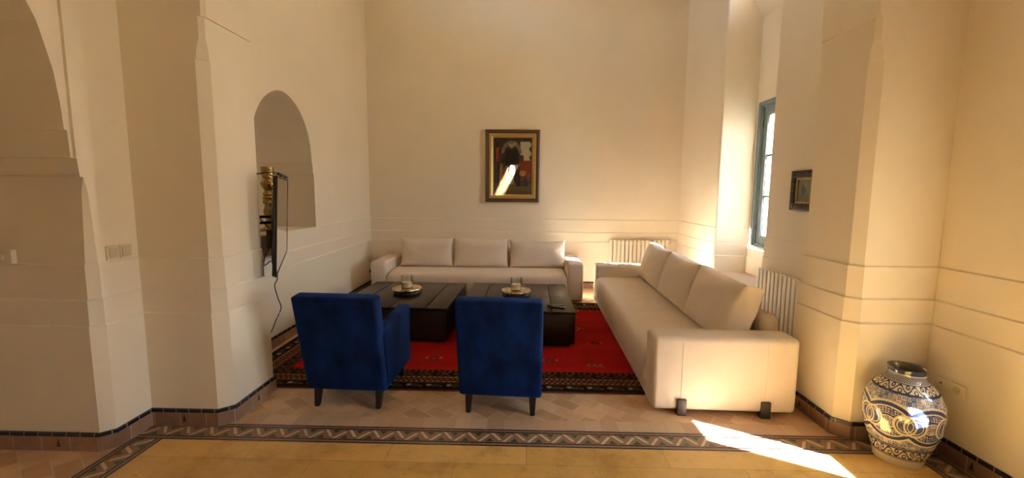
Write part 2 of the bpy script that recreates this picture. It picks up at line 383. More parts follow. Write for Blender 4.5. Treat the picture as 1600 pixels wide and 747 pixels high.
# piers and the broad arch over them
def pier(segs):
    bm = bmesh.new(); ex = [2.331+.010*k for k in range(13)]; loft(bm, rings(plan, 0, IMP, [2.3325] + ex), segs); return bm
bmL = pier([3, 4, 5, 6]); bmR = pier([10, 11, 12, 13])
cx = (XL+XR)/2; half = (XR-XL)/2 - .014; RR = 2.55
arch = []
tm = math.acos((RR-half)/RR)
for k in range(21):
    a = tm*k/20; arch.append((cx + (RR-half) - RR*math.cos(a), IMP + RR*math.sin(a)))
for (xa, za), (xb, zb) in zip(arch, arch[1:]):
    for b_, s, xo in ((bmL, 1, -2.46), (bmR, -1, 2.56)):
        X = lambda x: x if s == 1 else 2*cx - x
        b = .02
        poly(b_, [(xo, PFY, za), (X(xa)-s*b, PFY, za), (X(xb)-s*b, PFY, zb), (xo, PFY, zb)])
        poly(b_, [(X(xa)-s*b, PFY, za), (X(xa), PFY+b, za), (X(xb), PFY+b, zb), (X(xb)-s*b, PFY, zb)])
        poly(b_, [(X(xa), PFY+b, za), (X(xa), PLY, za), (X(xb), PLY, zb), (X(xb), PFY+b, zb)])
        poly(b_, [(X(xa), PLY, za), (xo, PLY, za), (xo, PLY, zb), (X(xb), PLY, zb)])
zt = arch[-1][1]
for b_, xo in ((bmL, -2.46), (bmR, 2.56)):
    poly(b_, [(xo, PFY, zt), (cx, PFY, zt), (cx, PFY, TOP), (xo, PFY, TOP)]); poly(b_, [(cx, PLY, zt), (xo, PLY, zt), (xo, PLY, TOP), (cx, PLY, TOP)])
poly(bmL, [(XL-.04, PFY, IMP), (XL-.006, PFY, IMP), (XL+.014, PFY+.02, IMP), (XL+.014, PLY, IMP), (XL-.04, PLY, IMP)]); poly(bmR, [(XR+.04, PFY, IMP), (XR+.006, PFY, IMP), (XR-.014, PFY+.02, IMP), (XR-.014, PRY, IMP), (XR+.04, PRY, IMP)])
struct('wall_left_pier', bmL, PL); struct('wall_right_pier', bmR, PL)
# back wall
bm = bmesh.new(); loft(bm, rings(plan, 0, TOP), [8]); struct('wall_back', bm, PL)
# left alcove wall with the arched niche
bm = bmesh.new(); loft(bm, rings(plan, 0, H1+LG), [7])
NC, NHW, NZ = 4.45, .60, H1+LG
npts = [(NHW, NZ), (NHW, 1.735), (NHW-.020, 1.737), (NHW-.020, 1.855), (NHW-.038, 1.857)]
for k in range(1, 17):
    t = k/16; t = math.sin(t*math.pi/2); z = 1.857 + (2.545-1.857)*t; npts.append(((NHW-.038)*(1-t**2.25)**.56 if k < 16 else 0, z))
ND = .75
for (ra, za), (rb, zb) in zip(npts, npts[1:]):
    if zb - za < .0001: continue
    for s, ye in ((1, BWY), (-1, PLY)):
        ya, yb = NC + s*ra, NC + s*rb
        poly(bm, [(LWX, ya, za), (LWX, ye, za), (LWX, ye, zb), (LWX, yb, zb)])
        poly(bm, [(LWX, ya, za), (LWX-ND, ya, za), (LWX-ND, yb, zb), (LWX, yb, zb)])
    poly(bm, [(LWX-ND, NC-ra, za), (LWX-ND, NC+ra, za), (LWX-ND, NC+rb, zb), (LWX-ND, NC-rb, zb)])
CY0, CY1, CZ0, CZ1 = 4.05, 5.35, 4.2, 4.8  # high opening added out of view for more skylight in the alcove
for a, b, c, d in ((PLY, BWY, 2.545, CZ0), (PLY, BWY, CZ1, TOP), (PLY, CY0, CZ0, CZ1), (CY1, BWY, CZ0, CZ1)): poly(bm, [(LWX, a, c), (LWX, b, c), (LWX, b, d), (LWX, a, d)])
for (a, c), (b, d) in (((CY0, CZ0), (CY1, CZ0)), ((CY1, CZ0), (CY1, CZ1)), ((CY1, CZ1), (CY0, CZ1)), ((CY0, CZ1), (CY0, CZ0))): poly(bm, [(LWX, a, c), (LWX, b, d), (LWX-.2, b, d), (LWX-.2, a, c)])
poly(bm, [(LWX, NC-NHW, NZ), (LWX, NC+NHW, NZ), (LWX-ND, NC+NHW, NZ), (LWX-ND, NC-NHW, NZ)])
struct('wall_left', bm, PL)
# right alcove wall with the window recess
RX, RY0, RY1, RXW = RWX, 4.446, 5.575, 2.883
WY0, WY1, WZ0, WZ1 = 4.90, 5.487, .866, 2.655
def arc(c, a0, a1, r, n=4): return [(c[0]+r*math.cos(math.radians(a0+(a1-a0)*k/n)), c[1]+r*math.sin(math.radians(a0+(a1-a0)*k/n))) for k in range(n+1)]
r_ = .022
rec = [(LWX, BWY), (RX, BWY)] + arc((RX+r_, RY1+r_), 180, 270, r_) + [(RXW, 5.515), (RXW, WY1), (RXW, WY0), (RXW, 4.475)] + arc((RX+r_, RY0-r_), 90, 180, r_) + [(RX, PRY), (XR, PRY)]
nseg = len(rec)-1
allseg = [i for i in range(1, nseg-1)]
iw = rec.index((RXW, WY1))
bm = bmesh.new()
loft(bm, rings(plan, 0, SILL), [9])
RT = 4.3
loft(bm, rings(rec, SILL, WZ0), allseg)
loft(bm, rings(rec, WZ0, WZ1), [i for i in allseg if i != iw])
loft(bm, rings(rec, WZ1, 3.9), [iw]); loft(bm, rings(rec, WZ1, RT), [i for i in allseg if i != iw])
loft(bm, [(RT, [(LWX, BWY), (RX, BWY), (RX, PRY)]), (TOP, [(LWX, BWY), (RX, BWY), (RX, PRY)])], [1])
def rc(x, y): return (x, y, 3.56 + (RXW+.05-x)*(.745/.444))
slit_o = [(RXW+.05, 5.60), (RX, 5.60), (RX, 4.40), (RXW+.05, 4.40)]; slit_i = [(2.568, 5.463), (2.528, 5.421), (2.630, 5.249), (2.670, 5.291)]
for k in range(4): poly(bm, [rc(*slit_o[k]), rc(*slit_o[(k+1) % 4]), rc(*slit_i[(k+1) % 4]), rc(*slit_i[k])])     # ceiling of the recess round an added slit that throws sun on the painting
for a, b in (((RXW, WY0), (RXW+.30, WY0)), ((RXW+.30, WY1), (RXW, WY1))):   # outer reveal of the opening
    poly(bm, [(a[0], a[1], WZ0), (b[0], b[1], WZ0), (b[0], b[1], WZ1), (a[0], a[1], WZ1)])
poly(bm, [(RXW, WY0, WZ1), (RXW, WY1, WZ1), (RXW+.30, WY1, WZ1), (RXW+.30, WY0, WZ1)]); poly(bm, [(RXW, WY0, WZ0), (RXW, WY1, WZ0), (RXW+.30, WY1, WZ0), (RXW+.30, WY0, WZ0)])
struct('wall_right', bm, PL)
bm = bmesh.new(); box(bm, RX-.022, RXW+.02, RY0-.02, RY1+.02, SILL-.03, SILL+.002, .008, 2)
struct('trim_4', bm, STONE, smooth=40)
# near right wall with two openings
W2Y0, W2Y1, W2Z0, W2Z1 = 1.59, 2.0, .56, 1.54
W3Y0, W3Y1, W3Z0, W3Z1 = .22, 1.20, .50, 1.42  # second opening is added out of view to brighten the near room
OX = 2.885
bm = bmesh.new()
loft(bm, rings(plan, 0, W2Z0), [14])
poly(bm, [(FRX-.04, -3.2, W2Z0), (FRX, -3.2, W2Z0), (FRX, 2.10, W2Z0), (FRX-.04, 2.10, W2Z0)])
fr_top = [(z, p[14]) for z, p in rings(plan, W2Z0, H1+LG)]
for (za, pa), (zb, pb) in zip(fr_top, fr_top[1:]):     # strip between the corner and the far jamb, with the dado ledges
    poly(bm, [(pa.x, 2.10, za), (pa.x, pa.y, za), (pb.x, pb.y, zb), (pb.x, 2.10, zb)])
    poly(bm, [(pa.x, 2.10, za), (FRX, 2.10, za), (FRX, 2.10, zb), (pb.x, 2.10, zb)])
poly(bm, [(FRX, 2.10, H1+LG), (FRX, PFY, H1+LG), (FRX, PFY, TOP), (FRX, 2.10, TOP)])
def wall_rect(y0, y1, z0, z1): poly(bm, [(FRX, y0, z0), (FRX, y1, z0), (FRX, y1, z1), (FRX, y0, z1)])
wall_rect(1.52, 2.10, W2Z1+.05, TOP)
wall_rect(W3Y0-.1, W3Y1+.1, W2Z0, W3Z0); wall_rect(W3Y1+.1, 1.52, W2Z0, TOP); wall_rect(W3Y0-.1, W3Y1+.1, W3Z1, TOP); wall_rect(-3.2, W3Y0-.1, W2Z0, TOP)
def reveal(y0, y1, z0, z1, yi0, yi1, zi0, zi1):   # splayed from the inner face (i) to the outer
    A = [(FRX, yi0, zi0), (FRX, yi1, zi0), (FRX, yi1, zi1), (FRX, yi0, zi1)]; B = [(OX, y0, z0), (OX, y1, z0), (OX, y1, z1), (OX, y0, z1)]; C_ = [(OX+.12, p[1], p[2]) for p in B]
    for k in range(4): poly(bm, [A[k], A[(k+1) % 4], B[(k+1) % 4], B[k]]); poly(bm, [B[k], B[(k+1) % 4], C_[(k+1) % 4], C_[k]])
reveal(W2Y0, W2Y1, W2Z0, W2Z1, 1.52, 2.10, W2Z0, W2Z1+.05); reveal(W3Y0, W3Y1, W3Z0, W3Z1, W3Y0-.1, W3Y1+.1, W3Z0, W3Z1)
struct('wall_right_near', bm, PL)
bm = bmesh.new(); poly(bm, [(-4.2, -3.2, 0), (2.6, -3.2, 0), (2.6, -3.2, TOP), (-4.2, -3.2, TOP)]); struct('wall_front', bm, PL)
bm = bmesh.new(); poly(bm, [(-4.4, -3.3, TOP), (2.7, -3.3, TOP), (2.7, 7.0, TOP), (-4.4, 7.0, TOP)]); struct('ceiling', bm, PL)

# tiled baseboards
def baseboard(name, segs, motifs):
    bm = bmesh.new(); p = plan(0); b0 = 3*ST
    loft(bm, [(z, offset_path(p, o)) for z, o in ((0, b0+.014), (.092, b0+.014), (HB, b0+.014), (HB+.002, b0-.001))], segs, [0, 1, 1])
    for (x, y, nx, ny) in motifs:      # small pierced tree-shaped vents in single tiles
        n = Vector((nx, ny, 0)); t = Vector((-ny, nx, 0)); o = Vector((x, y, .03)) + n*.0015
        sh = [(-.016, 0), (.016, 0), (.006, .014), (.010, .016), (.004, .034), (.005, .036), (0, .05), (-.005, .036), (-.004, .034), (-.010, .016), (-.006, .014)]
        poly(bm, [o + t*a + Vector((0, 0, b)) for a, b in sh], 2)
    struct(name, bm, [SKIRT, BLUEST, MOTIF])
bo = 3*ST+.014
baseboard('baseboard_left', [0, 1, 2, 3, 4, 5, 6, 7], [(-2.72, 2.364-bo, 0, -1), (-2.20, PFY-bo, 0, -1), (XL+bo, 2.93, 1, 0)])
baseboard('baseboard_back', [8], []); baseboard('baseboard_right', [9, 10, 11, 12, 13, 14], [(XR-bo, 3.0, -1, 0), (FRX-bo, 2.30, -1, 0)])

# ------------------------------------------------------------------ windows
def window(name, x, y0, y1, z0, z1, rows, cols, fw=.07, sw=.055):
    root = bpy.data.objects.new(name, None); COL.objects.link(root); root['kind'] = 'structure'; root.location = (x, (y0+y1)/2, z0)
    W = y1-y0; H = z1-z0; h = W/2
    bm = bmesh.new(); g = .004
    def ringbox(a, b, c, d, t, xa, xb, bev):
        box(bm, xa, xb, a, a+t, c, d, bev); box(bm, xa, xb, b-t, b, c, d, bev); box(bm, xa, xb, a+t, b-t, c, c+t, bev); box(bm, xa, xb, a+t, b-t, d-t, d, bev)
    ringbox(-h+g, h-g, g, H-g, fw*.6, -.012, .06, .006); ringbox(-h+fw*.55, h-fw*.55, fw*.55, H-fw*.55, fw*.45, .012, .06, .005)
    me_obj('window_frame', bm, FRAMEBL, root)
    a, b = -h+fw, h-fw; n = cols
    for c in range(n):
        ya = a + (b-a)*c/n + .001; yb = a + (b-a)*(c+1)/n - .001
        bm = bmesh.new(); za, zb = fw+.001, H-fw-.001
        ringbox(ya, yb, za, zb, sw, .026, .066, .006)
        ringbox(ya+sw-.002, yb-sw+.002, za+sw-.002, zb-sw+.002, .014, .036, .06, .003)
        for r in range(1, rows):
            z = za+sw + (zb-za-2*sw)*r/rows; box(bm, .03, .062, ya+sw, yb-sw, z-.014, z+.014, .004)
        s = me_obj('sash', bm, FRAMEBL, root)
        bm = bmesh.new(); box(bm, .048, .052, ya+sw, yb-sw, za+sw, zb-sw); me_obj('pane', bm, GLASS, s, 0)
        if rows > 1:
            yh = yb if c == cols-1 else ya; bm = bmesh.new()
            for z in (H*.13, H*.83): lathe(bm, [(.001, 0), (.009, .004), (.009, .07), (.001, .074)], 10, (.018, yh, z))
            me_obj('hinge', bm, HINGE, s)
    return root
window('window_1', RXW+.012, WY0, WY1, WZ0, WZ1, 3, 1, .07, .09)
window('added_fill_window', OX+.012, W3Y0, W3Y1, W3Z0, W3Z1, 3, 2)  # added unseen window, lets in sun and sky as fill
window('window_2', OX+.012, W2Y0, W2Y1, W2Z0, W2Z1, 1, 1, .035, .014)

w4 = window('added_clerestory', LWX-.08, CY0, CY1, CZ0, CZ1, 1, 2, .05, .05); w4.rotation_euler = (0, 0, math.pi)  # added unseen clerestory that brightens the alcove

# ------------------------------------------------------------------ sofas and cushions
def arc_box(bm, x0, x1, y0, y1, z0, z1, bev, seg=5): return box(bm, x0, x1, y0, y1, z0, z1, bev, seg)
def sofa(name, L, D, label, loc, rz, AT=.225, AH=.555, SH=.405, BH=.66):
    """length along +x, front at y=0 facing -y, depth to +y"""
    t = thing(name, label, 'sofa', loc, rz)
    bm = bmesh.new(); box(bm, AT-.005, L-AT+.005, .012, D-.06, .03, .275, .02, 3); me_obj('base', bm, LINEN, t)
    for x0 in (0, L-AT):
        bm = bmesh.new(); box(bm, x0, x0+AT, 0, D, .03, AH, .036, 5)
        for v in bm.verts:
            k = max(0, (v.co.z-.3)/.25); v.co.z += .006*math.sin(v.co.y*6+x0)*k
        a = me_obj('arm', bm, LINEN, t, 50)
        sgn = -1 if x0 == 0 else 1; xs = x0 if x0 == 0 else x0+AT
        for y in (.20, .77):
            bm = bmesh.new(); tube(bm, [(xs+sgn*.0005, y, .06), (xs+sgn*.0005, y, AH-.036), (xs-sgn*.010, y, AH-.0104), (xs-sgn*.036, y, AH+.0008), (x0+AT/2, y, AH+.002)], .0022, 6); me_obj('seam', bm, LINEN_B, a)
        for y in (.205, .775):
            bm = bmesh.new(); xa = xs+sgn*.018; box(bm, min(xa, xa-sgn*.06), max(xa, xa-sgn*.06), y-.032, y+.032, 0, .118, .006, 2); me_obj('leg', bm, BLOCK, t)
    bm = bmesh.new(); box(bm, AT+.003, L-AT-.003, D-.145, D-.012, .25, BH, .062, 6)
    me_obj('backrest', bm, LINEN, t, 50)
    # long seat mattress, loose cover falling over the front
    nx, ny = 90, 14; bm = bmesh.new(); x0, x1 = AT+.004, L-AT-.004
    prof = [(.013, .150), (-.004, .152), (-.012, .19), (-.014, .26), (-.010, .33), (.006, .368), (.034, .392), (.075, SH-.004), (.13, SH), (.3, SH+.006), (.5, SH+.006), (.65, SH)]
    grid = []
    for i in range(nx+1):
        u = i/nx; x = x0+(x1-x0)*u; row = []
        e = min(u, 1-u)*(x1-x0); er = min(1, e/.05); er = math.sqrt(max(0, 1-(1-er)**2))
        for (y, z) in prof:
            k = max(0, (z-.2)/.2); fold = .006*noise.noise(Vector((x*5, z*9, 1)))*(1 if y < .05 else 0)
            zz = z - (1-er)*.04*k + .006*noise.noise(Vector((x*2.2, y*4, 4)))*k
            if z < .3: zz += .012*math.sin(x*2.3)*(1 if z < .17 else .3)
            row.append(bm.verts.new((x, y+fold, zz)))
        grid.append(row)
    for i in range(nx):
        for j in range(len(prof)-1): bm.faces.new((grid[i][j], grid[i+1][j], grid[i+1][j+1], grid[i][j+1]))
    for i in (0, nx):
        row = grid[i]; b = bm.verts.new((row[0].co.x, .65, .155)); vs = [v for v in row]+[b]; bm.faces.new(vs if i == 0 else list(reversed(vs)))
    me_obj('seat_cushion', bm, LINEN, t, 60)
    return t
def cushion_bm(W, H, T, seed):
    """upright: x width, z height from 0, thickness in y; boxed edge with soft bulge"""
    bm = bmesh.new(); nu, nv, ns = 26, 18, 5; rnd = random.Random(seed); ph = rnd.random()*9
    def pt(u, v, w):
        # u,v in -1..1, w -1..1 across thickness
        au, av = abs(u), abs(v)
        x = u*W/2*(1-.025*(1-v*v)*(1 if au > .8 else 0)*au); z = H/2 + v*H/2
        if v > 0: z -= .022*(1-u*u)*v
        if v < 0: z += .004*(1-u*u)
        x -= u*.012*(1-av**2)
        full = ((1-au**3.2)*(1-av**3.2))
        y = w*(T*.26 + T*.30*max(0, full)**.55)
        k = noise.noise(Vector((u*2.1+ph, v*2.3, w+ph)))
        return Vector((x, y + .010*k*w, z + .004*k))
    us = [math.sin(math.pi/2*(-1+2*i/nu)*.985)/math.sin(math.pi/2*.985) for i in range(nu+1)]
    vs = [math.sin(math.pi/2*(-1+2*i/nv)*.97)/math.sin(math.pi/2*.97) for i in range(nv+1)]
    S = {}
    for w in (-1, 1):
        for i, u in enumerate(us):
            for j, v in enumerate(vs): S[w, i, j] = bm.verts.new(pt(u, v, w))
    for w in (-1, 1):
        for i in range(nu):
            for j in range(nv):
                q = (S[w, i, j], S[w, i+1, j], S[w, i+1, j+1], S[w, i, j+1]); bm.faces.new(q if w == -1 else tuple(reversed(q)))
    loop = [(i, 0) for i in range(nu)] + [(nu, j) for j in range(nv)] + [(i, nv) for i in range(nu, 0, -1)] + [(0, j) for j in range(nv, 0, -1)]
    cen = Vector((0, 0, H/2)); R = {}
    for k, (i, j) in enumerate(loop):
        a, b = S[-1, i, j].co, S[1, i, j].co; d = (a+b)/2-cen; d.y = 0; d.normalize()
        col = [S[-1, i, j]]
        for s in range(1, ns):
            t = s/ns; p = a.lerp(b, t) + d*(.016*math.sin(math.pi*t)); wr = .0035*noise.noise(Vector((k*.9, t*3, ph))); col.append(bm.verts.new(p + d*wr))
        col.append(S[1, i, j]); R[k] = col
    n = len(loop)
    for k in range(n):
        A, B = R[k], R[(k+1) % n]
        for s in range(ns): bm.faces.new((A[s], A[s+1], B[s+1], B[s]))
    return bm
def cushion(W, H, T, seed, label, loc, rz, lean, group):
    o = me_obj('back_cushion', cushion_bm(W, H, T, seed), LINEN_B, None, 70)
    o.matrix_world = Matrix.Translation(loc) @ Matrix.Rotation(rz, 4, 'Z') @ Matrix.Rotation(lean, 4, 'X')
    return tag(o, label, 'cushion', group)

# sofa against the back wall
SB = sofa('sofa', 3.0, .90, 'long beige three-cushion sofa standing along the back wall under the framed painting', (-2.132, 5.925, 0), 0)
gB = 'loose back cushions on the sofa at the back wall'
for k, (x0, x1, lab) in enumerate(((-1.835, -1.035, 'beige back cushion on the back wall sofa, beside its left arm'), (-1.03, -.205, 'beige back cushion in the middle of the back wall sofa'), (-.178, .655, 'beige back cushion on the back wall sofa with a sunlit edge, nearest the radiator'))):
    cushion(x1-x0-.012, .425 if k < 2 else .405, .22, k, lab, ((x0+x1)/2, 6.43, .412), 0, math.radians(-13), gB)
# sofa along the right wall (turned so that it faces left)
ang = math.atan2(1, .033)     # its length runs away from the camera
Lr = 3.17
# local x runs from the far end to the near end so that the front (-y) looks left
def rot_sofa():
    rz = math.radians(-90) - math.atan(.033)
    near = Vector((.925, 2.902, 0)); d = Vector((math.cos(rz), math.sin(rz), 0)); far = near - d*Lr
    return far, rz, d
far, rz, dR = rot_sofa()
SR = sofa('sofa', Lr, .985, 'long beige sofa along the right wall with dark block feet under its near arm', far, rz, AH=.56)
nR = Vector((-dR.y, dR.x, 0))        # depth direction (towards the right wall)
gR = 'loose back cushions on the sofa along the right wall'
for k, (a, b, lab) in enumerate(((2.06, 2.94, 'plump beige back cushion on the right sofa, nearest the camera'), (1.17, 2.05, 'beige back cushion in the middle of the right sofa'), (.25, 1.16, 'beige back cushion at the far end of the right sofa with a sunlit top'))):
    c = far + dR*((a+b)/2) + nR*.635 + Vector((0, 0, .412))
    cushion(b-a-.014, .475, .265, 10+k, lab, c, rz, math.radians(-17), gR)

# ------------------------------------------------------------------ coffee tables
def table(label, x0, x1, y0, y1, rz, cuts):
    W, D = x1-x0, y1-y0
    t = thing('coffee_table', label, 'table', ((x0+x1)/2, (y0+y1)/2, .012), rz, 'low dark coffee tables on the rug')
    bm = bmesh.new(); box(bm, -W/2+.004, W/2-.004, -D/2+.004, D/2-.004, .035, .335, .004); me_obj('body', bm, WOOD, t)
    bm = bmesh.new(); box(bm, -W/2+.05, W/2-.05, -D/2+.05, D/2-.05, 0, .034, .003); me_obj('plinth', bm, SATIN, t)
    for a, b in zip(cuts, cuts[1:]):
        bm = bmesh.new(); box(bm, -W/2+W*a+(.0055 if a > 0 else 0), -W/2+W*b-(.0055 if b < 1 else 0), -D/2, D/2, .336, .363, .003); me_obj('top_plank', bm, WOOD, t)
    return t
table('low black wooden coffee table behind the left blue armchair', -1.895, -.725, 4.215, 5.43, math.radians(-2), (0, .19, .5, .81, 1))
table('low black wooden coffee table with two remotes on it, behind the right blue armchair', -.615, .55, 4.145, 5.43, math.radians(-1), (0, .18, .55, .80, 1))
TZ = .375
def candle_set(x, y, where):
    t = thing('candle_tray', 'round brass tray on a dark foot, %s' % where, 'tray', (x, y, TZ), 0, 'round brass candle trays')
    bm = bmesh.new(); lathe(bm, [(.130, 0), (.155, .002), (.161, .020), (.155, .034)], 40); me_obj('foot', bm, BLACK, t)
    bm = bmesh.new(); lathe(bm, [(.13, .0345), (.160, .036), (.168, .046), (.169, .058), (.165, .068), (.158, .070), (.150, .067), (.11, .066), (.0, .066)], 48); me_obj('dish', bm, BRASS, t)
    c = thing('candle_glass', 'white candle in a clear glass tumbler on the brass tray, %s' % where, 'candle', (x, y, TZ+.0665), 0, 'glass candle tumblers')
    bm = bmesh.new(); lathe(bm, [(.0, 0), (.060, 0), (.064, .004), (.066, .14), (.0635, .14), (.0615, .010), (.0, .009)], 32); me_obj('tumbler', bm, GLASS, c)
    bm = bmesh.new(); lathe(bm, [(.0, .0105), (.060, .0105), (.061, .066), (.05, .069), (.0, .067)], 32); wx = me_obj('wax', bm, WAX, c)
    bm = bmesh.new(); tube(bm, [(0, 0, .066), (.001, 0, .078), (.004, .001, .086)], .0016, 6); me_obj('wick', bm, WICK, wx)
candle_set(-1.315, 4.83, 'on the left coffee table'); candle_set(-.058, 4.79, 'on the right coffee table')
def remote(x, y, rz, label, L):
    t = thing('remote_control', label, 'remote control', (x, y, TZ+.0005), rz, 'remote controls on the right coffee table')
    bm = bmesh.new(); box(bm, -L/2, L/2, -.020, .020, 0, .019, .006, 3); me_obj('case', bm, BLACK, t)
    bm = bmesh.new()
    for i in range(7):
        for j in (-1, 0, 1): box(bm, -L/2+.018+i*.02, -L/2+.028+i*.02, j*.011-.0035, j*.011+.0035, .0192, .0208, .001, 1)
    me_obj('buttons', bm, STEEL, t)
remote(.352, 4.335, math.radians(-1), 'slim black remote control lying straight at the front edge of the right table', .17)
remote(.375, 4.272, math.radians(-21), 'black remote control lying slanted, in front of the straight one', .15)

# ------------------------------------------------------------------ armchairs
def armchair(label, x, y, rz):
    """origin under the middle of the back; +y is forward"""
    t = thing('armchair', label, 'armchair', (x, y, 0), rz, 'blue velvet armchairs')
    W = .575
    def slab(pts, x0, x1, bev, name, par=t, seg=4):
        bm = bmesh.new(); a = [bm.verts.new((x0, p[0], p[1])) for p in pts]; b = [bm.verts.new((x1, p[0], p[1])) for p in pts]; n = len(pts)
        bm.faces.new(a); bm.faces.new(list(reversed(b)))
        for i in range(n): bm.faces.new((a[(i+1) % n], a[i], b[i], b[(i+1) % n]))
        bmesh.ops.recalc_face_normals(bm, faces=bm.faces[:])
        bmesh.ops.bevel(bm, geom=bm.edges[:], offset=bev, segments=seg, affect='EDGES', profile=.5)
        return me_obj(name, bm, VELVET, par, 50)
    back = slab([(0, .13), (-.165, .845), (-.045, .855), (.12, .13)], -W/2, W/2, .022, 'backrest')
    bm = bmesh.new()
    tube(bm, [(-W/2+.02, -.1575, .802), (W/2-.02, -.1575, .802)], .003, 6); me_obj('seam', bm, VELVET, back)
    for s in (-1, 1):
        xo, xi = s*W/2, s*(W/2-.085)
        slab([(.035, .135), (-.06, .575), (.56, .625), (.60, .605), (.595, .135)], min(xo, xi), max(xo, xi), .018, 'arm')
    slab([(.06, .14), (.06, .29), (.575, .30), (.575, .14)], -W/2+.087, W/2-.087, .012, 'seat_base')
    slab([(.02, .292), (-.01, .43), (.56, .455), (.595, .43), (.595, .302)], -W/2+.088, W/2-.088, .028, 'seat_cushion')
    for sx_ in (-1, 1):
        for yy, tl in ((.055, -.035), (.53, .02)):
            bm = bmesh.new(); xx = sx_*(W/2-.062); r0, r1 = .026, .016
            zb = .0112 if yy > .3 else 0; v0 = [bm.verts.new((xx+a*r1, yy+tl+b*r1, zb)) for a, b in ((-1, -1), (1, -1), (1, 1), (-1, 1))]; v1 = [bm.verts.new((xx+a*r0, yy+b*r0, .15)) for a, b in ((-1, -1), (1, -1), (1, 1), (-1, 1))]
            bm.faces.new(list(reversed(v0))); bm.faces.new(v1)
            for k in range(4): bm.faces.new((v0[k], v0[(k+1) % 4], v1[(k+1) % 4], v1[k]))
            bmesh.ops.bevel(bm, geom=bm.edges[:], offset=.003, segments=2, affect='EDGES'); me_obj('leg', bm, SATIN, t)
    return t
armchair('blue velvet armchair seen from behind, left one, near the white pier', -1.238, 2.895, math.radians(-2.5))
armchair('blue velvet armchair seen from behind, right one, closer to the right sofa', -.140, 2.845, math.radians(-3.5))

# ------------------------------------------------------------------ rug
def grid_colour(name, nx, ny, fpos, fcol, m, parent=None, smooth=0, wrap=False):
    i, j = np.meshgrid(np.arange(nx), np.arange(ny), indexing='ij'); i = i.ravel(); j = j.ravel()
    co = fpos(i/(nx-1), j/(ny-1)); col = fcol(i/(nx-1), j/(ny-1))
    a, b = np.meshgrid(np.arange(nx-1), np.arange(ny-1), indexing='ij'); a = a.ravel(); b = b.ravel()
    f = np.stack([a*ny+b, (a+1)*ny+b, (a+1)*ny+b+1, a*ny+b+1], 1)
    me = bpy.data.meshes.new(name); me.from_pydata(co.tolist(), [], f.tolist())
    at = me.color_attributes.new('Col', 'FLOAT_COLOR', 'POINT'); at.data.foreach_set('color', np.concatenate([col, np.ones((len(col), 1))], 1).astype(np.float32).ravel())
    me.materials.append(m)
    if smooth: me.polygons.foreach_set('use_smooth', [True]*len(me.polygons))
    o = bpy.data.objects.new(name, me); COL.objects.link(o)
    if parent: o.parent = parent
    return o
RX0, RX1, RY0_, RY1_ = -2.36, 1.62, 3.185, 5.90
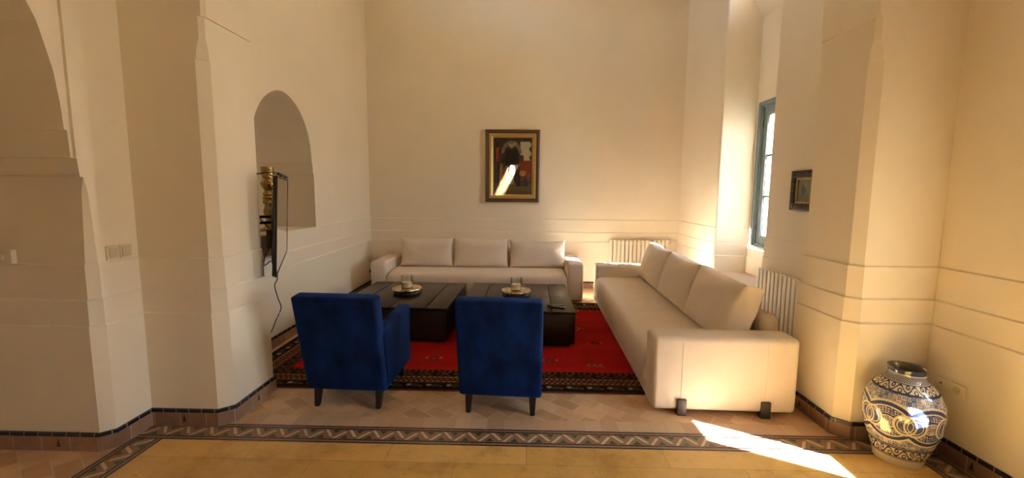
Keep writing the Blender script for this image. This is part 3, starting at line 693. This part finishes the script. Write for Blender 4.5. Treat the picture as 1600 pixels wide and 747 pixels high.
def rug_col(u, v):
    x = u*(RX1-RX0); y = v*(RY1_-RY0_); W, D = RX1-RX0, RY1_-RY0_
    dl, dr, df, db = x, W-x, y, D-y
    d = np.minimum(np.minimum(dl, dr), np.minimum(df, db))
    s = np.where((d == df) | (d == db), x, y)           # coordinate along the edge
    rng = np.random.default_rng(3); nz = rng.random(len(x))
    dark = np.array([.018, .008, .007]); red = np.array([.37, .013, .009]); rust = np.array([.22, .075, .028]); tan = np.array([.34, .19, .085]); cream = np.array([.42, .34, .24]); grn = np.array([.045, .05, .03])
    c = np.tile(red, (len(x), 1)) * (.85+.3*nz)[:, None]
    # abrash: slow bands of tone across the field
    c *= (1 + .10*np.sin(y*7.3) + .06*np.sin(y*19+1))[:, None]
    def put(mask, col, k=.35): c[mask] = col*(1-k/2+k*nz[mask])[:, None]
    put(d < .37, dark)
    put(d < .012, np.array([.10, .03, .02]))
    # outer guard band: cream and green blossoms on dark ground
    p = s % .16; q = d - .075
    put((np.abs(q) < .05) & (np.hypot(p-.08, q*1.3) < .036), grn, .6)
    put((np.abs(q) < .03) & (np.hypot(p-.03, q-.008) < .020), cream*.8)
    put((np.abs(q) < .03) & (np.hypot(p-.128, q+.012) < .013), rust)
    # three rope bands of rust and tan lozenges
    for cen, wid, ph, col in ((.150, .012, 0, tan*.9), (.185, .016, .022, rust), (.222, .012, 0, tan*.9)):
        t = (s+ph) % .044
        put((np.abs(d-cen) < wid) & (np.abs(t-.022) < .017-.5*np.abs(d-cen)), col)
    put((np.abs(d-.130) < .004) | (np.abs(d-.242) < .004), rust*.8)
    # inner band, dark with brown crosses
    p = s % .15; q = d-.295
    put((np.abs(q) < .042) & (np.abs(np.abs(p-.075)-np.abs(q)) < .010), np.array([.13, .05, .025]))
    put((np.abs(q) < .035) & (np.hypot(p-.012, q) < .018), grn*1.3, .6)
    put((np.abs(d-.352) < .018) & ((s % .05) < .02), rust*.7)
    put(d >= .37, red, 0) if False else None
    # sparse motifs in the field
    X = x+RX0; Y = y+RY0_
    def flower(cx_, cy_, r):
        h = np.hypot(X-cx_, Y-cy_); a = np.arctan2(Y-cy_, X-cx_)
        put(h < r*(.62+.38*np.cos(6*a)), np.array([.02, .025, .02]), .5); put(h < r*.25, np.array([.16, .14, .06]), .4)
        for sx_ in (-1, 1): put(np.hypot(X-cx_-sx_*r*1.25, Y-cy_-.02) < .014, tan)
    for cx_, cy_ in ((.764, 4.284), (.27, 3.80), (-.80, 3.81), (-1.9, 4.6), (.63, 5.2), (-.65, 5.6), (.8, 5.75)): flower(cx_, cy_, .052)
    for cx_, cy_ in ((.668, 3.712), (-1.2, 5.6)):
        for k in (-1, 0, 1):
            xx = X-cx_-k*.052; put((np.abs(np.abs(Y-cy_)-(xx+.02)) < .010) & (np.abs(Y-cy_) < .038), tan*.85)
    for cx_, cy_ in ((.625, 4.751), (.72, 5.519)):
        h = np.abs(X-cx_)+np.abs(Y-cy_)*.7; put((h < .052) & (h > .032), tan*.8); put((np.abs(Y-cy_) < .008) & (np.abs(X-cx_) > .05) & (np.abs(X-cx_) < .11), rust)
    return c
RUGM = vcol('wool_rug', .95, spec=.04, bump=.3)
rug = grid_colour('rug', 460, 340, lambda u, v: np.stack([RX0+u*(RX1-RX0), RY0_+v*(RY1_-RY0_), .0105+0*u], 1), rug_col, RUGM)
tag(rug, 'red wool rug with dark patterned border lying under the coffee tables', 'rug')
bm = bmesh.new()
z1 = .0104
R4 = [(RX0, RY0_), (RX1, RY0_), (RX1, RY1_), (RX0, RY1_)]
for k in range(4):
    a, b = R4[k], R4[(k+1) % 4]; poly(bm, [(a[0], a[1], .001), (b[0], b[1], .001), (b[0], b[1], z1), (a[0], a[1], z1)])
poly(bm, [(a[0], a[1], .001) for a in R4])
me_obj('binding', bm, mat('rug_binding', (.10, .035, .02), .9), rug, 0)

# ------------------------------------------------------------------ blue and white jar
def jar_prof(v):
    pr = [(0, .118), (.012, .119), (.05, .128), (.12, .153), (.20, .176), (.28, .1875), (.33, .1875), (.38, .178), (.43, .155), (.465, .126), (.485, .104), (.497, .092), (.51, .087), (.535, .087), (.552, .091), (.558, .090)]
    zs = np.array([p[0] for p in pr]); rs = np.array([p[1] for p in pr]); z = v*.558
    # smooth the radius a little
    k = np.linspace(-.010, .010, 7); return z, np.mean([np.interp(np.clip(z+d, 0, .558), zs, rs) for d in k], axis=0)
def jar_pos(u, v):
    z, r = jar_prof(v); a = u*2*np.pi; return np.stack([r*np.cos(a), r*np.sin(a), z], 1)
def jar_col(u, v):
    z, r = jar_prof(v); th = u*2*np.pi; s = th*.18
    cream = np.array([.62, .56, .43]); blue = np.array([.030, .040, .12]); mid = np.array([.13, .17, .33])
    rng = np.random.default_rng(5); nz = rng.random(len(z))
    c = np.tile(cream, (len(z), 1))
    def put(m, col): c[m] = col
    C = 2*np.pi*.18; NB = 6; P = C/NB
    # speckled ground from z .13 to .43
    g = (z > .125) & (z < .435); sp = np.sin(s*330+4*np.sin(z*150))*np.sin(z*420+3*np.sin(s*140)); put(g & (sp > -.12), mid*.8)
    put((np.abs(z-.130) < .003) | (np.abs(z-.437) < .003) | (np.abs(z-.122) < .0015), blue)
    # big interlaced rings round the belly
    zc = .275
    for off in (0, .5):
        a_, b_ = (P*.64, .105) if off == 0 else (P*.20, .062)
        p = ((s/P + off) % 1 - .5)*P
        h = np.sqrt((p/a_)**2 + ((z-zc)/b_)**2)
        if off == 0:
            put((h < 1.12) & (h >= 1.02), cream); put((h < 1.02) & (h >= .84), blue*1.3); put((h < .84) & (h >= .77), cream); put((h < .77) & (h > .74), blue)
            put((h < .40) & (h >= .33), blue); put((h < .33) & (h >= .28), cream); m = (h < .28); put(m, mid*.7); put(m & (sp > .1), cream)
            m = (h < .74) & (h > .40) & (np.abs(p) < P*.30); put(m & (np.sin(s*260+z*300)*np.sin(z*260-s*200) > .1), blue*1.4)
        else:
            h1 = np.hypot(p-.021, (z-zc)*.86); h2 = np.hypot(p+.021, (z-zc)*.86); Rr = .046
            un = np.minimum(h1, h2); put(un < Rr+.007, cream); put(un < Rr, blue*1.5)
            put((un < Rr) & (sp > .45), mid)
            for hh in (h1, h2): put(np.abs(hh-Rr) < .0040, cream); put(np.abs(hh-.033) < .0022, cream)
    # scrolling leaves at foot and shoulder
    def scroll(z0, z1, n, amp):
        m = (z > z0) & (z < z1); t = (s/C*n) % 1; y = (z-z0)/(z1-z0)
        put(m, cream)
        w1 = np.abs(y-.5-.34*np.sin(2*np.pi*t)); put(m & (w1 < .10), blue)
        lf = np.hypot((t-.30)*1.6, y-.30); put(m & (lf < .24) & (lf > .13), blue); lf = np.hypot((t-.78)*1.6, y-.70); put(m & (lf < .24) & (lf > .10), blue*1.2)
        put(m & ((y < .10) | (y > .92)), blue)
    scroll(.058, .120, 14, 1); scroll(.440, .486, 12, 1)
    m = (z > .488) & (z < .53); put(m, mid*.6); put(m & (np.sin(s*300)*np.sin(z*500) > .25), cream*.8)
    put(z >= .53, blue*1.1); put((z > .527) & (z < .531), cream)
    put(z < .048, cream*1.02); put((z > .0485) & (z < .053), blue)
    return c
JAR = vcol('glazed_pottery', .16, coat=.6)
jar = thing('jar', 'large blue and white patterned ceramic jar on the floor in the right corner', 'vase', (2.243, 2.452, .002), 0)
bj = grid_colour('body', 721, 260, jar_pos, jar_col, JAR, jar, 1)
bm = bmesh.new()
lathe(bm, [(.0898, .5578), (.085, .5585), (.079, .552), (.077, .52), (.083, .49), (.12, .45), (.165, .36), (.17, .28), (.12, .06), (.0, .03)], 64, cap=False); lathe(bm, [(.0, .0005), (.118, .0005)], 64, cap=False)
me_obj('inside', bm, mat('jar_inside', (.16, .13, .09), .5), jar, 60)

# ------------------------------------------------------------------ pictures
def painting():
    t = thing('painting', 'oil painting of robed figures in a gold and brown frame on the back wall', 'painting', (-.16, BWY-.002, 1.946), 0)
    W, H = .855, 1.128
    def rail(name, i0, i1, y0, y1, m, bev):
        bm = bmesh.new(); a, b = W/2-i0, H/2-i0; c, d = W/2-i1, H/2-i1
        O = [(-a, -b), (a, -b), (a, b), (-a, b)]; I = [(-c, -d), (c, -d), (c, d), (-c, d)]
        for k in range(4):
            o1, o2, n1, n2 = O[k], O[(k+1) % 4], I[k], I[(k+1) % 4]
            P_ = [(o1[0], 0, o1[1]), (o2[0], 0, o2[1]), (o2[0], -y0, o2[1]), (o1[0], -y0, o1[1])]
            poly(bm, P_); mm = ((o1[0]+n1[0])/2, (o1[1]+n1[1])/2); m2 = ((o2[0]+n2[0])/2, (o2[1]+n2[1])/2)
            poly(bm, [P_[3], P_[2], (m2[0], -max(y0, y1)-bev, m2[1]), (mm[0], -max(y0, y1)-bev, mm[1])])
            poly(bm, [(mm[0], -max(y0, y1)-bev, mm[1]), (m2[0], -max(y0, y1)-bev, m2[1]), (n2[0], -y1, n2[1]), (n1[0], -y1, n1[1])])
            poly(bm, [(n1[0], -y1, n1[1]), (n2[0], -y1, n2[1]), (n2[0], 0, n2[1]), (n1[0], 0, n1[1])])
        me_obj(name, bm, m, t, 0)
    rail('outer_frame', 0, .042, .04, .045, F_BR, .008); rail('dark_fillet', .042, .056, .038, .036, F_DK, 0); rail('inner_frame', .056, .124, .040, .022, F_GO, .004); rail('inner_fillet', .124, .132, .02, .018, F_DK, 0)
    w_, h_ = W/2-.13, H/2-.13
    def pos(u, v): return np.stack([(-1+2*u)*w_, -.016+0*u, (-1+2*v)*h_], 1)
    def colf(u, v):
        rng = np.random.default_rng(11); n = rng.random(len(u)); n2 = (np.sin(u*23+3*np.sin(v*17))+np.sin(v*31+2*np.sin(u*19)))*.25+.5
        c = np.outer(.6+.8*n2, np.array([.035, .022, .010]))
        y = 1-v
        def put(m, col, k=.5): c[m] = np.array(col)*(1-k/2+k*n[m])[:, None]
        put((u > .68) & (y > .36) & (y < .78), (.16, .030, .012)); put((u > .70) & (y > .06) & (y < .40) & (u+.03*np.sin(y*40) < .97), (.40, .35, .24))
        put((np.hypot((u-.74)*1.2, (y-.36)) < .07) & (y > .3), (.05, .03, .015))
        put((u > .30) & (u < .66) & (y > .2) & (y < .80), (.012, .007, .005)); put((np.abs(np.hypot((u-.47), (y-.30)*1.1)-.24) < .04) & (y < .27), (.14, .11, .07), .9)
        put((u > .40) & (u < .60) & (np.abs(y-.12-.02*np.sin(u*30)) < .035), (.24, .20, .14), .9)
        put((u > .06) & (u < .17) & (y > .17) & (y < .41) & (np.sin(u*60+y*8) > -.5), (.30, .035, .018)); put((u < .10) & (y > .45) & (y < .8), (.05, .045, .018))
        put((y > .80), (.10, .07, .028), .7); put((y > .94) & (u < .9), (.08, .055, .025))
        # robed figures
        def fig(cx_, top, bot, wt, wb, col, head):
            t_ = np.clip((y-top)/(bot-top), 0, 1); m = (y > top) & (y < bot) & (np.abs(u-cx_) < wt+(wb-wt)*t_); put(m, col, .35); put(np.hypot(u-cx_, (y-top+.02)*1.4) < .04, head, .3)
        fig(.20, .50, .82, .03, .055, (0.230, 0.198, 0.134), (0.160, 0.128, 0.090)); fig(.28, .53, .84, .045, .085, (0.198, 0.070, 0.024), (.10, .03, .02)); fig(.36, .54, .80, .02, .035, (0.240, 0.218, 0.166), (0.192, 0.160, 0.112))
        fig(.47, .52, .82, .045, .08, (0.192, 0.166, 0.109), (0.250, 0.218, 0.147)); put((np.hypot((u-.46), (y-.64)*.8) < .06), (0.198, 0.064, 0.022)); put((np.hypot((u-.52)*1.4, (y-.58)*.7) < .07), (0.272, 0.224, 0.115))
        fig(.66, .58, .86, .03, .07, (.012, .012, .016), (.05, .03, .02)); fig(.84, .72, .86, .05, .10, (.025, .03, .05), (.06, .04, .03)); put(np.hypot((u-.93)*1.3, y-.68) < .045, (0.096, 0.090, 0.090))
        h = np.hypot(u-.77, (y-.625)*1.5*.72/.6); put(h < .085, (.42, .24, .07)); put(h < .06, (.16, .08, .03)); put(h < .028, (.55, .34, .10))
        return c
    grid_colour('canvas', 121, 171, pos, colf, vcol('oil_paint', .35), t)
painting()
def small_picture():
    y0, y1, z0, z1 = 3.70, 4.035, 1.402, 1.757
    t = thing('framed_picture', 'small picture in an ornate dark carved frame on the right wall beyond the window', 'picture', (RWX-.001, (y0+y1)/2, (z0+z1)/2), 0)
    a, b = (y1-y0)/2, (z1-z0)/2; w_ = .062
    bm = bmesh.new()
    for q in ((-a, a, b-w_, b), (-a, a, -b, -b+w_), (-a, -a+w_, -b+w_, b-w_), (a-w_, a, -b+w_, b-w_)): box(bm, -.03, 0, q[0], q[1], q[2], q[3], .005, 2)
    fr = me_obj('frame', bm, F_DK, t)
    bm = bmesh.new(); rnd = random.Random(4)
    def scroll(cy, cz, r, s0, d):      # little carved S-scrolls
        pts = []
        for k in range(11):
            an = s0 + d*k*.5; rr = r*(1-.07*k); pts.append((-.0305, cy+rr*math.cos(an), cz+rr*math.sin(an)))
        tube(bm, pts, .0045, 6)
    n = 7
    for k in range(n):
        f = -1+2*(k+.5)/n
        for s in (-1, 1):
            scroll(f*a*.95, s*(b-w_/2), .017, k*1.7, 1 if k % 2 else -1); scroll(s*(a-w_/2), f*b*.95, .017, k*1.7+1, -1 if k % 2 else 1)
    me_obj('carving', bm, F_SI, fr, 60)
    bm = bmesh.new(); c, d = a-w_, b-w_; v_ = .02
    for q in ((-c, c, d-v_, d), (-c, c, -d, -d+v_), (-c, -c+v_, -d+v_, d-v_), (c-v_, c, -d+v_, d-v_)): box(bm, -.022, -.004, q[0], q[1], q[2], q[3], .003, 1)
    me_obj('gilt_slip', bm, F_GO, t)
    def pos(u, v): return np.stack([-.008+0*u, (1-2*u)*(c-v_), (-1+2*v)*(d-v_)], 1)
    def colf(u, v):
        g = np.outer(np.ones(len(u)), np.array([.21, .21, .15])); h = np.hypot((u-.42)*1.4, v-.55); g[h < .26] = (.10, .12, .09); g[(v < .32)] = (.17, .17, .11); g[np.hypot(u-.55, v-.75) < .12] = (.28, .28, .22); return g
    grid_colour('print', 25, 25, pos, colf, vcol('picture_print', .3), t)
small_picture()

# ------------------------------------------------------------------ radiators
def radiator(label, n, pitch, z0, z1, loc, rz):
    """sections along +x, front at -y"""
    t = thing('radiator', label, 'radiator', loc, rz, 'cream column radiators')
    D = .085; bm = bmesh.new()
    for k in range(n):
        x = k*pitch; box(bm, x+.0065, x+pitch-.0065, -D, -D+.012, z0, z1, .004, 2)
        box(bm, x+.018, x+pitch-.018, -D+.012, -.012, z0+.03, z1-.012, .004, 1, 0); box(bm, x+.012, x+pitch-.012, -.014, -.004, z0+.01, z1-.004, .003, 1)
    for z in (z0+.05, z1-.06): box(bm, .01, n*pitch-.01, -.062, -.030, z-.022, z+.022, .008, 2)
    me_obj('sections', bm, RAD, t)
    bm = bmesh.new(); x = n*pitch
    tube(bm, [(x-.005, -.045, z1-.05), (x+.035, -.045, z1-.05)], .012, 10); lathe(bm, [(.001, 0), (.017, .002), (.019, .045), (.012, .052), (.001, .053)], 14, (x+.035, -.045, z1-.055)); me_obj('valve', bm, WHITEP, t)
    bm = bmesh.new(); tube(bm, [(x-.005, -.045, z0+.05), (x+.025, -.045, z0+.05), (x+.035, -.045, z0+.04), (x+.035, -.045, -loc[2]+.004)], .009, 10); me_obj('pipe', bm, WHITEP, t)
    for k in (1, n-2):
        bm = bmesh.new(); box(bm, k*pitch+.02, k*pitch+.045, -.012, .011, z1-.12, z1-.09, .003, 1); me_obj('bracket', bm, RAD, t)
    return t
radiator('cream column radiator on the back wall between the two sofas', 15, .0625, .13, .805, (1.375, BWY-3*ST-.012, 0), 0)
radiator('cream column radiator on the right wall beside the window sill', 15, .063, .13, .815, (RWX-3*ST-.012, 4.335, 0), math.radians(-90))

# ------------------------------------------------------------------ television corner
tv = thing('television', 'flat black television seen almost edge-on, swung out on a wall mount by the niche', 'television', (-1.797, 3.061, .909), 0)
yaw = 2.02559; tilt = .054; w_, h_ = 1.4475, .743
d_ = Vector((math.cos(yaw), math.sin(yaw), 0)); n_ = Vector((d_.y, -d_.x, 0)); u_ = Vector((0, 0, 1))*math.cos(tilt) + n_*math.sin(tilt); f_ = d_.cross(u_).normalized()
if f_.dot(n_) < 0: f_ = -f_
TM = Matrix(((d_.x, f_.x, u_.x, 0), (d_.y, f_.y, u_.y, 0), (d_.z, f_.z, u_.z, 0), (0, 0, 0, 1)))   # x along, y out of the screen, z up
bm = bmesh.new(); bz = .016
for q in ((0, w_, 0, bz), (0, w_, h_-bz, h_), (0, bz, bz, h_-bz), (w_-bz, w_, bz, h_-bz)): box(bm, q[0], q[1], -.012, .002, q[2], q[3], .002, 1, 0, TM)
me_obj('bezel', bm, BLACK, tv)
bm = bmesh.new(); box(bm, bz, w_-bz, -.008, -.001, bz, h_-bz, 0, 1, 0, TM); me_obj('screen', bm, SCREEN, tv, 0)
bm = bmesh.new(); box(bm, .004, w_-.004, -.028, -.0125, .004, h_-.004, .006, 2, 0, TM); box(bm, .30, w_-.30, -.055, -.028, .05, .42, .012, 2, 0, TM); me_obj('back_shell', bm, BLACK, tv)
# mount: plate on the back, two-part arm, wall plate
mt = bpy.data.objects.new('wall_mount', None); COL.objects.link(mt); mt.parent = tv
inv = Matrix.Translation((-1.797, 3.061, .909)).inverted()
bm = bmesh.new(); box(bm, .50, .85, -.075, -.0555, .18, .58, .004, 1, 0, TM)
for z in (.2, .5): box(bm, .46, .89, -.09, -.0755, z, z+.03, .002, 1, 0, TM)
me_obj('vesa_plate', bm, STEEL, mt)
pe = TM @ Vector((.67, -.09, .38)); wl = inv @ Vector((LWX+.03, 3.66, 1.30)); el = (pe+wl)/2 + Vector((-.02, -.22, 0))
for a, b in ((pe, el), (el, wl)):
    bm = bmesh.new(); dd = (b-a); 
    for dz in (-.025, .025): tube(bm, [a+Vector((0, 0, dz)), b+Vector((0, 0, dz))], .012, 8)
    lathe(bm, [(.001, -.05), (.018, -.05), (.018, .05), (.001, .05)], 12, tuple(b)); me_obj('arm', bm, BLACK, mt)
bm = bmesh.new(); box(bm, LWX+.001, LWX+.022, 3.58, 3.74, 1.12, 1.48, .003, 1, 0, inv); me_obj('wall_plate', bm, STEEL, mt)
# antenna bar lying on the top edge, its lead hanging behind
ab = thing('antenna_bar', 'thin black bar aerial on top of the television with a looping lead', 'aerial', (-1.797, 3.061, .909))
bm = bmesh.new(); box(bm, .25, w_+.03, -.022, .0, h_+.012, h_+.030, .005, 2, 0, TM); box(bm, .5, .6, -.018, -.004, h_+.0005, h_+.0125, .002, 1, 0, TM); box(bm, 1.1, 1.2, -.018, -.004, h_+.0005, h_+.0125, .002, 1, 0, TM); me_obj('bar', bm, BLACK, ab)
bm = bmesh.new(); tube(bm, smooth_path([TM @ Vector(p) for p in ((.26, -.012, h_+.020), (.17, -.05, h_+.022), (.10, -.16, h_-.01), (.10, -.20, h_-.12), (.14, -.18, h_-.24), (.24, -.12, h_-.34), (.34, -.07, h_-.42))]), .004, 8); me_obj('lead', bm, BLACK, ab)
# little set-top box carried on the mount and the mains lead
sb = thing('media_box', 'small black media box fixed behind the television', 'media box', (-1.797, 3.061, .909))
bm = bmesh.new(); box(bm, .10, .29, -.075, -.0285, .20, .34, .006, 2, 0, TM); me_obj('case', bm, BLACK, sb)
bm = bmesh.new(); tube(bm, smooth_path([TM @ Vector(p) for p in ((.20, -.06, .20), (.19, -.09, .12), (.24, -.10, .05), (.30, -.06, .08))]), .004, 8); me_obj('lead', bm, BLACK, sb)
pc = bmesh.new(); tube(pc, smooth_path([(-1.85, 3.17, .93), (-1.885, 3.22, .86), (-1.93, 3.26, .80), (-1.915, 3.27, .70), (-1.90, 3.28, .62), (-1.945, 3.28, .52), (-1.98, 3.25, .42), (-2.02, 3.19, .40), (-2.06, 3.15, .42)]), .0045, 8)
tag(me_obj('power_cord', pc, mat('grey_cord', (.12, .10, .09), .6)), 'thin grey power cord dangling below the television', 'cord')
# brass candlestick in the niche
cs = thing('candlestick', 'tall turned brass candlestick standing in the arched niche behind the television', 'candlestick', (-2.66, 4.47, NZ+.0005))
bm = bmesh.new(); lathe(bm, [(.10, 0), (.10, .012), (.085, .03), (.05, .05), (.038, .10), (.045, .16), (.060, .20), (.048, .235)], 32); me_obj('foot', bm, BRASS_OLD, cs)
bm = bmesh.new()
lathe(bm, [(.048, .2352), (.040, .27), (.058, .29), (.062, .305), (.05, .32), (.06, .335), (.062, .35), (.05, .365), (.058, .385), (.05, .40), (.036, .42), (.050, .44), (.068, .47), (.072, .495), (.060, .52), (.045, .54), (.052, .555), (.05, .575)], 32); me_obj('stem', bm, BRASS_OLD, cs)
bm = bmesh.new(); lathe(bm, [(.05, .5752), (.066, .585), (.068, .60), (.064, .61), (.064, .665), (.058, .667), (.056, .60), (.0, .598)], 32); me_obj('cup', bm, BRASS_OLD, cs)

# ------------------------------------------------------------------ switches and sockets
def plate(name, label, cat, o, n, parts):
    """o centre on the wall, n wall normal; parts: (part name, x0,x1,z0,z1,depth0,depth1,mat,bevel)"""
    n = Vector(n); t = Vector((-n.y, n.x, 0)); M_ = Matrix(((t.x, n.x, 0, 0), (t.y, n.y, 0, 0), (0, 0, 1, 0), (0, 0, 0, 1)))
    r = thing(name, label, cat, o)
    for p in parts:
        bm = bmesh.new()
        if p[0] == 'round':
            lathe(bm, [(.0, p[5]), (p[3], p[5]), (p[3], p[6]), (p[3]*.85, p[6]+.003), (0, p[6]+.003)], 20)
            for v in bm.verts: v.co = M_ @ Vector((p[1]+v.co.x, v.co.z, p[2]+v.co.y))
            me_obj(p[9], bm, p[7], r)
        else:
            box(bm, p[1], p[2], p[5], p[6], p[3], p[4], p[8], 2, 0, M_); me_obj(p[0], bm, p[7], r)
    return r
g_ = [('plate', -.083, -.002, -.042, .042, 0, .010, WHITEP, .003), ('plate', .002, .083, -.042, .042, 0, .010, WHITEP, .003)]
g_ += [('rocker', -.070, -.014, -.029, .029, .0102, .015, WHITED, .002), ('rocker', .012, .070, -.030, .030, .0102, .016, WHITED, .002)]
plate('light_switch', 'cream double light switch on the left wall, just above the plaster ledge', 'switch', (-2.449+.0003, 2.53, 1.166), (1, 0, 0), g_)
plate('thermostat', 'cream thermostat with a round dial in the dark passage jamb', 'thermostat', (-2.945, 2.364-.0003, 1.158), (0, -1, 0),
      [('housing', -.075, .062, -.041, .041, 0, .028, WHITEP, .004), ('round', 0, 0, .022, 0, .0282, .036, WHITED, 0, 'dial')])
plate('wall_socket', 'cream double wall socket low on the right wall behind the jar', 'socket', (FRX-3*ST-.0003, 2.478, .430), (-1, 0, 0),
      [('plate', -.088, .088, -.036, .036, 0, .012, WHITEP, .003), ('round', .045, 0, .021, 0, .0122, .0135, WHITED, 0, 'outlet'), ('round', -.048, .004, .005, 0, .0122, .0135, BLACK, 0, 'outlet')])
plate('wall_socket', 'small cream socket on the left wall above the back sofa arm', 'socket', (LWX+3*ST+.0003, 6.72, .46), (1, 0, 0),
      [('plate', -.04, .04, -.04, .04, 0, .010, WHITEP, .003), ('round', 0, 0, .02, 0, .0102, .0125, WHITED, 0, 'outlet')])
plate('wall_socket', 'small socket with a black plug low on the left wall behind the back sofa arm', 'socket', (LWX+3*ST+.0003, 6.71, .27), (1, 0, 0),
      [('plate', -.04, .04, -.04, .04, 0, .010, WHITEP, .003), ('plug', -.02, .02, -.025, .025, .0102, .045, BLACK, .004)])
